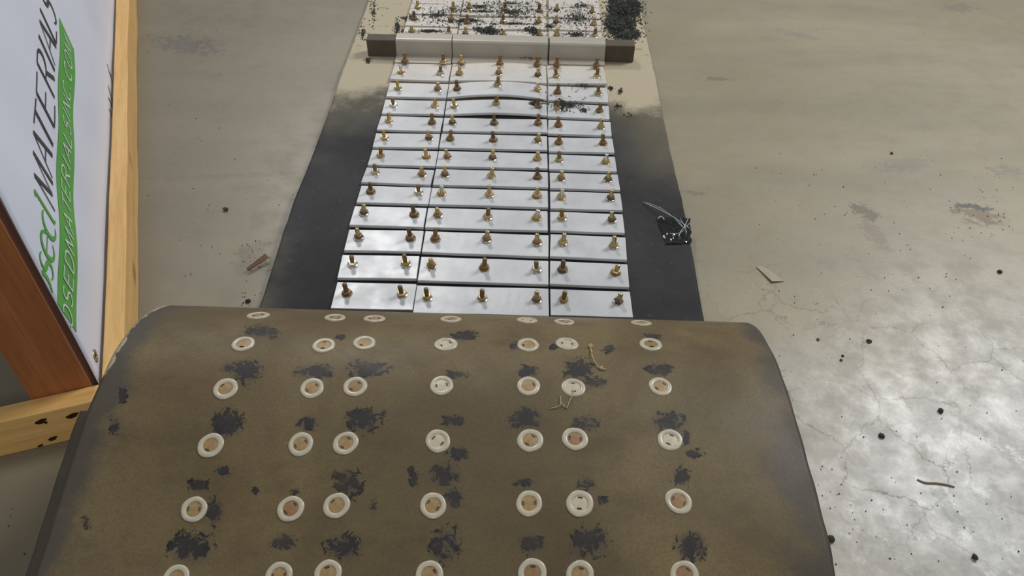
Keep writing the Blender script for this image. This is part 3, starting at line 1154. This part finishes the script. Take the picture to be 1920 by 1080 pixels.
strand([(1205, 387, .001), (1232, 406, .010), (1262, 425, .014), (1290, 440, .008)], .0009, lab='clear plastic strand')
strand([(1212, 388, .001), (1240, 408, .012), (1268, 430, .012), (1286, 446, .006)], .0006, lab='clear plastic strand')
strand([(1262, 418, .004), (1268, 430, .010), (1280, 440, .010), (1290, 430, .006)], .0007)
strand([(1270, 455, .008), (1274, 446, .009), (1281, 438, .012), (1288, 422, .012)], .0008)
strand([(1284, 452, .008), (1282, 440, .01), (1272, 424, .012)], .0006)
strand([(1231, 421, .004), (1237, 418, .007), (1244, 422, .004)], .0012)
strand([(1254, 448, .006), (1268, 449, .007), (1280, 444, .008)], .0006)

# ------------------------------------------------------------------ rubber crumbs lying on the belt
rc = random.Random(21)


def crumb_at(bm, p, s):
    r = bmesh.ops.create_icosphere(bm, subdivisions=1, radius=1) if s > .004 else None
    Mx = Matrix.Translation(p) @ Matrix.Rotation(rc.uniform(0, 6), 4, Vector((rc.random(), rc.random(), rc.random() + .01)).normalized()) @ \
        Matrix.Diagonal((s * rc.uniform(.6, 1.4), s * rc.uniform(.6, 1.3), s * rc.uniform(.5, .9), 1))
    if r:
        for v in r['verts']:
            v.co = Mx @ (v.co * rc.uniform(.75, 1.15))
    else:
        vv = [bm.verts.new(Mx @ Vector(c)) for c in ((1, 0, 0), (-.6, .8, 0), (-.5, -.8, 0), (0, 0, 1), (.1, 0, -1))]
        for a, b, c in ((0, 1, 3), (1, 2, 3), (2, 0, 3), (1, 0, 4), (2, 1, 4), (0, 2, 4)):
            bm.faces.new((vv[a], vv[b], vv[c]))


def surf_z(p, px_, py_):
    onplate = 0
    for row in ROWS[13:16] + ROWS[8:12]:
        pass
    bz = belt_z(p[1])
    # inside the plated strip?
    xl = np.interp(py_, [0, 150, 600], [775, 742, 625])
    xr = np.interp(py_, [0, 150, 600], [1128, 1136, 1182])
    return bz + (P_TH + .001 if xl < px_ < xr else 0)


def heap(name, blobs, label, n_scale=1.0, smin=.0016, smax=.0045):
    """blobs: (px, py, rx, ry, rot_deg, count, height)"""
    bm = bmesh.new()
    for (cx, cy, rx, ry, rot, cnt, hh) in blobs:
        ca, sa = math.cos(math.radians(rot)), math.sin(math.radians(rot))
        for k in range(int(cnt * n_scale)):
            a, rr = rc.uniform(0, 6.283), abs(rc.gauss(0, .5))
            u, v = rr * math.cos(a) * rx, rr * math.sin(a) * ry
            x, y = cx + u * ca - v * sa, cy + u * sa + v * ca
            p = U(x, y, .02)
            s = rc.uniform(smin, smax)
            zz = surf_z(p, x, y) + s * .4 + hh * max(0, 1 - rr) * rc.random()
            crumb_at(bm, (p[0], p[1], zz), s)
    return obj(name, bm, M_crumb, label=label, cat='rubber crumbs', group='rubber crumbs on the belt', kind='stuff')


heap('rubber_crumbs', [(1172, 18, 34, 26, 20, 1500, .022), (1158, 52, 22, 18, 10, 700, .02), (1152, 15, 14, 12, 0, 350, .012), (1185, 8, 22, 14, 0, 500, .02),
                       (1172, 66, 24, 9, 8, 500, .014), (1165, 35, 42, 38, 15, 500, .006), (1190, 62, 14, 10, 0, 200, .006), (1142, 40, 10, 26, 0, 350, .01), (1180, 40, 10, 26, -20, 300, .014), (1150, 0, 12, 10, 0, 200, .01)],
     'loose heap of dark rubber crumbs right of the plates, behind the cross bar', 1.6, .0016, .0042)
heap('rubber_crumbs', [(920, 62, 24, 10, 12, 420, .012), (898, 58, 14, 5, 20, 120, .006)],
     'dark crumb clump on the middle plate just behind the cross bar')
heap('rubber_crumbs', [(1002, 62, 14, 9, 25, 220, .01), (988, 58, 7, 4, 30, 60, .005)],
     'smaller dark crumb clump right of the middle bolt behind the cross bar')
heap('rubber_crumbs', [(805, 61, 26, 3, 0, 200, .004), (765, 33, 16, 5, 10, 130, .006), (880, 40, 22, 4, 5, 160, .005), (900, 14, 26, 4, 0, 110, .004),
                       (1030, 52, 12, 4, 0, 70, .004), (1080, 68, 26, 8, 0, 200, .003), (1090, 12, 22, 6, 0, 80, .003), (850, 22, 30, 12, 0, 70, .002),
                       (960, 25, 95, 24, 0, 520, .002), (1080, 35, 45, 26, 0, 300, .002), (820, 30, 50, 22, 0, 220, .002), (870, 42, 60, 4, 0, 120, .004), (960, 47, 80, 3, 0, 140, .004), (900, 23, 60, 3, 0, 120, .003), (960, 8, 90, 8, 0, 150, .002),
                       (756, 62, 6, 12, 0, 120, .006), (745, 50, 6, 20, 0, 140, .004), (700, 20, 12, 30, 0, 60, .002), (680, 60, 10, 20, 0, 60, .002)],
     'dark rubber crumbs scattered over the plates behind the cross bar', 1.5, .0014, .0036)
heap('rubber_crumbs', [(1000, 200, 16, 8, 0, 260, .008), (1050, 200, 14, 12, 30, 320, .008), (1005, 193, 40, 16, 0, 90, .002), (1070, 200, 40, 16, 0, 110, .002),
                       (1095, 210, 10, 5, 10, 60, .002), (990, 112, 30, 4, 5, 80, .003), (780, 105, 30, 3, 0, 50, .002), (970, 175, 30, 8, 0, 50, .002), (1090, 165, 30, 10, 0, 40, .002)],
     'dark rubber crumbs around bolts on the plates in front of the cross bar', 1.5, .0014, .0036)
heap('rubber_crumbs', [(690, 113, 8, 6, 0, 60, .004), (1146, 166, 6, 4, 0, 40, .004), (1163, 172, 6, 8, 0, 40, .004), (1160, 198, 14, 8, 0, 25, .002), (1175, 215, 14, 8, 0, 12, .002)],
     'sparse dark crumbs on the dusty belt margins in front of the cross bar', 1.0, .0016, .004)

# ------------------------------------------------------------------ bits on the floor
CHIPS = [((423, 392), .0085, 'black rubber chip alone on the floor left of the belt'),
         ((1630, 639), .0075, 'black rubber chip on the pale floor, upper right of the fold'),
         ((1653, 816), .0080, 'round black rubber chip in the middle of the pale worn floor'),
         ((1764, 770), .0080, 'ragged black chip on the right of the pale worn floor'),
         ((1828, 1044), .0080, 'black rubber chip at the bottom right of the floor'),
         ((1557, 1010), .0090, 'black rubber chip beside the right lower edge of the fold'),
         ((1875, 509), .0080, 'black chip near the right border below the brown stain'),
         ((465, 564), .0080, 'black lump on the floor just left of where the belt goes under the fold'),
         ((1672, 287), .0060, 'small dark chip on the upper right floor'),
         ((1580, 667), .0040, 'tiny black chip, first of the pair right of the fold'),
         ((1577, 675), .0040, 'tiny black chip, second of the pair right of the fold'),
         ((1534, 636), .0048, 'small reddish brown chip by a hairline crack')]
for (x, y), s, lab in CHIPS:
    s *= .68
    p = U(x, y, s * .5)
    bm = bmesh.new()
    bmesh.ops.create_icosphere(bm, subdivisions=2, radius=s)
    sd = rc.uniform(0, 50)
    for v in bm.verts:
        v.co *= 1 + .55 * noise.noise(v.co / s * 1.1 + Vector((sd, 0, 0)))
        v.co.z *= .6
    zmin = min(v.co.z for v in bm.verts)
    o = obj('rubber_chip', bm, M_rust if 'reddish' in lab else M_chip, label=lab, cat='chip', group='chips on the concrete floor')
    o.location = (p[0], p[1], -zmin - .0003)
bm = bmesh.new()
for (cx, cy, rx, ry, cnt) in [(1700, 800, 240, 260, 90), (1650, 420, 260, 130, 70), (1600, 960, 60, 60, 14), (450, 420, 150, 140, 30), (480, 480, 30, 30, 30), (470, 560, 20, 15, 16),
                              (1840, 400, 60, 50, 40), (340, 230, 80, 200, 20), (40, 980, 30, 60, 5)]:
    for k in range(cnt):
        x, y = cx + rc.uniform(-rx, rx), cy + rc.uniform(-ry, ry)
        p = U(x, y, 0)
        if y > 580 and 60 < x < 1440 + (y - 600) * .25:
            continue
        s = rc.uniform(.0008, .0022)
        crumb_at(bm, (p[0], p[1], s * .5), s)
obj('floor_grit', bm, M_chip, label='fine dark grit specks scattered over the concrete floor', cat='grit', kind='stuff')

# rusty sliver beside the belt
bm = bmesh.new()
a, b = U(470, 507, .004), U(505, 480, .012)
bm_box(bm, 0, 0, 0, .056, .013, .004, bevel=.001)
for v in bm.verts:
    v.co.y *= 1 - .5 * max(0, -v.co.x / .028)
    v.co.z += .004 * noise.noise(v.co * 40)
o = obj('rusty_sliver', bm, M_rust, label='rusty brown metal sliver lying against the left edge of the belt', cat='metal scrap')
mid = (a + b) / 2
o.matrix_world = Matrix.Translation((mid[0] - .006, mid[1], .010)) @ Matrix.Rotation(math.atan2(b[1] - a[1], b[0] - a[0]), 4, 'Z') @ Matrix.Rotation(math.radians(-6), 4, 'Y') @ Matrix.Rotation(math.radians(28), 4, 'X')

# card scrap and twig
bm = bmesh.new()
pp = [U(1418, 500, .002), U(1447, 529, .002), U(1470, 527, .002), U(1440, 507, .002), U(1428, 499, .002)]
vv = [bm.verts.new((p[0], p[1], .002 + .003 * (i % 2))) for i, p in enumerate(pp)]
bm.faces.new(vv)
bmesh.ops.recalc_face_normals(bm, faces=bm.faces)
bmesh.ops.triangulate(bm, faces=bm.faces[:])
bmesh.ops.solidify(bm, geom=bm.faces[:], thickness=.0012)
obj('card_scrap', bm, M_card, label='small folded scrap of brown card on the floor right of the belt', cat='card scrap')
bm = bmesh.new()
pts = catmull([tuple(U(x, y, .0014)) for x, y in [(1720, 899), (1735, 905), (1755, 906), (1775, 909), (1790, 913)]], 5)
tube(bm, pts, [.0011 + .0009 * math.sin(math.pi * i / (len(pts) - 1)) for i in range(len(pts))])
obj('twig', bm, M_twig, label='thin brown twig on the pale worn floor', cat='twig')


# dry straws on the fold
def on_top(pix, r):
    bm = bmesh.new()
    pts = []
    for x, y, dz in pix:
        P, nn = hit_top(x, y)
        pts.append(tuple(P + nn * (dz + r)))
    pts = catmull(pts, 5)
    tube(bm, [tuple(p) for p in pts], r, 5)
    return bm


bm = on_top([(1106, 650, .001), (1108, 660, .003), (1110, 672, .004), (1116, 684, .003), (1125, 692, .001), (1136, 694, .001)], .0008)
stalk = obj('straw', bm, M_straw, label='curled dry straw with a seed head lying near the back of the fold', cat='straw', group='dry straws on the folded belt')
for (x, y, k) in ((1107, 651, .0032), (1128, 692, .0028), (1109, 660, .002)):
    P, nn = hit_top(x, y)
    bm = bmesh.new()
    bmesh.ops.create_icosphere(bm, subdivisions=2, radius=k)
    for v in bm.verts:
        v.co *= 1 + .6 * noise.noise(v.co * 700)
    so = obj('seed_head', bm, M_straw, stalk)
    so.location = P + nn * (k * .9)
bm = on_top([(1032, 767, .0005), (1048, 763, .002), (1051, 757, .003), (1051, 744, .001), (1052, 757, .003), (1062, 765, .001)], .0006)
t2 = bmesh.new()
obj('straw', bm, M_straw, label='thin forked dry straw lying below a pale bolt head on the fold', cat='straw', group='dry straws on the folded belt').data
bm = on_top([(1075, 736, .0032), (1072, 745, .003), (1067, 755, .002), (1063, 767, .0005)], .0007)
obj('straw', bm, M_straw, label='short dry straw hanging from the rim of a pale bolt head', cat='straw', group='dry straws on the folded belt')
t2.free()
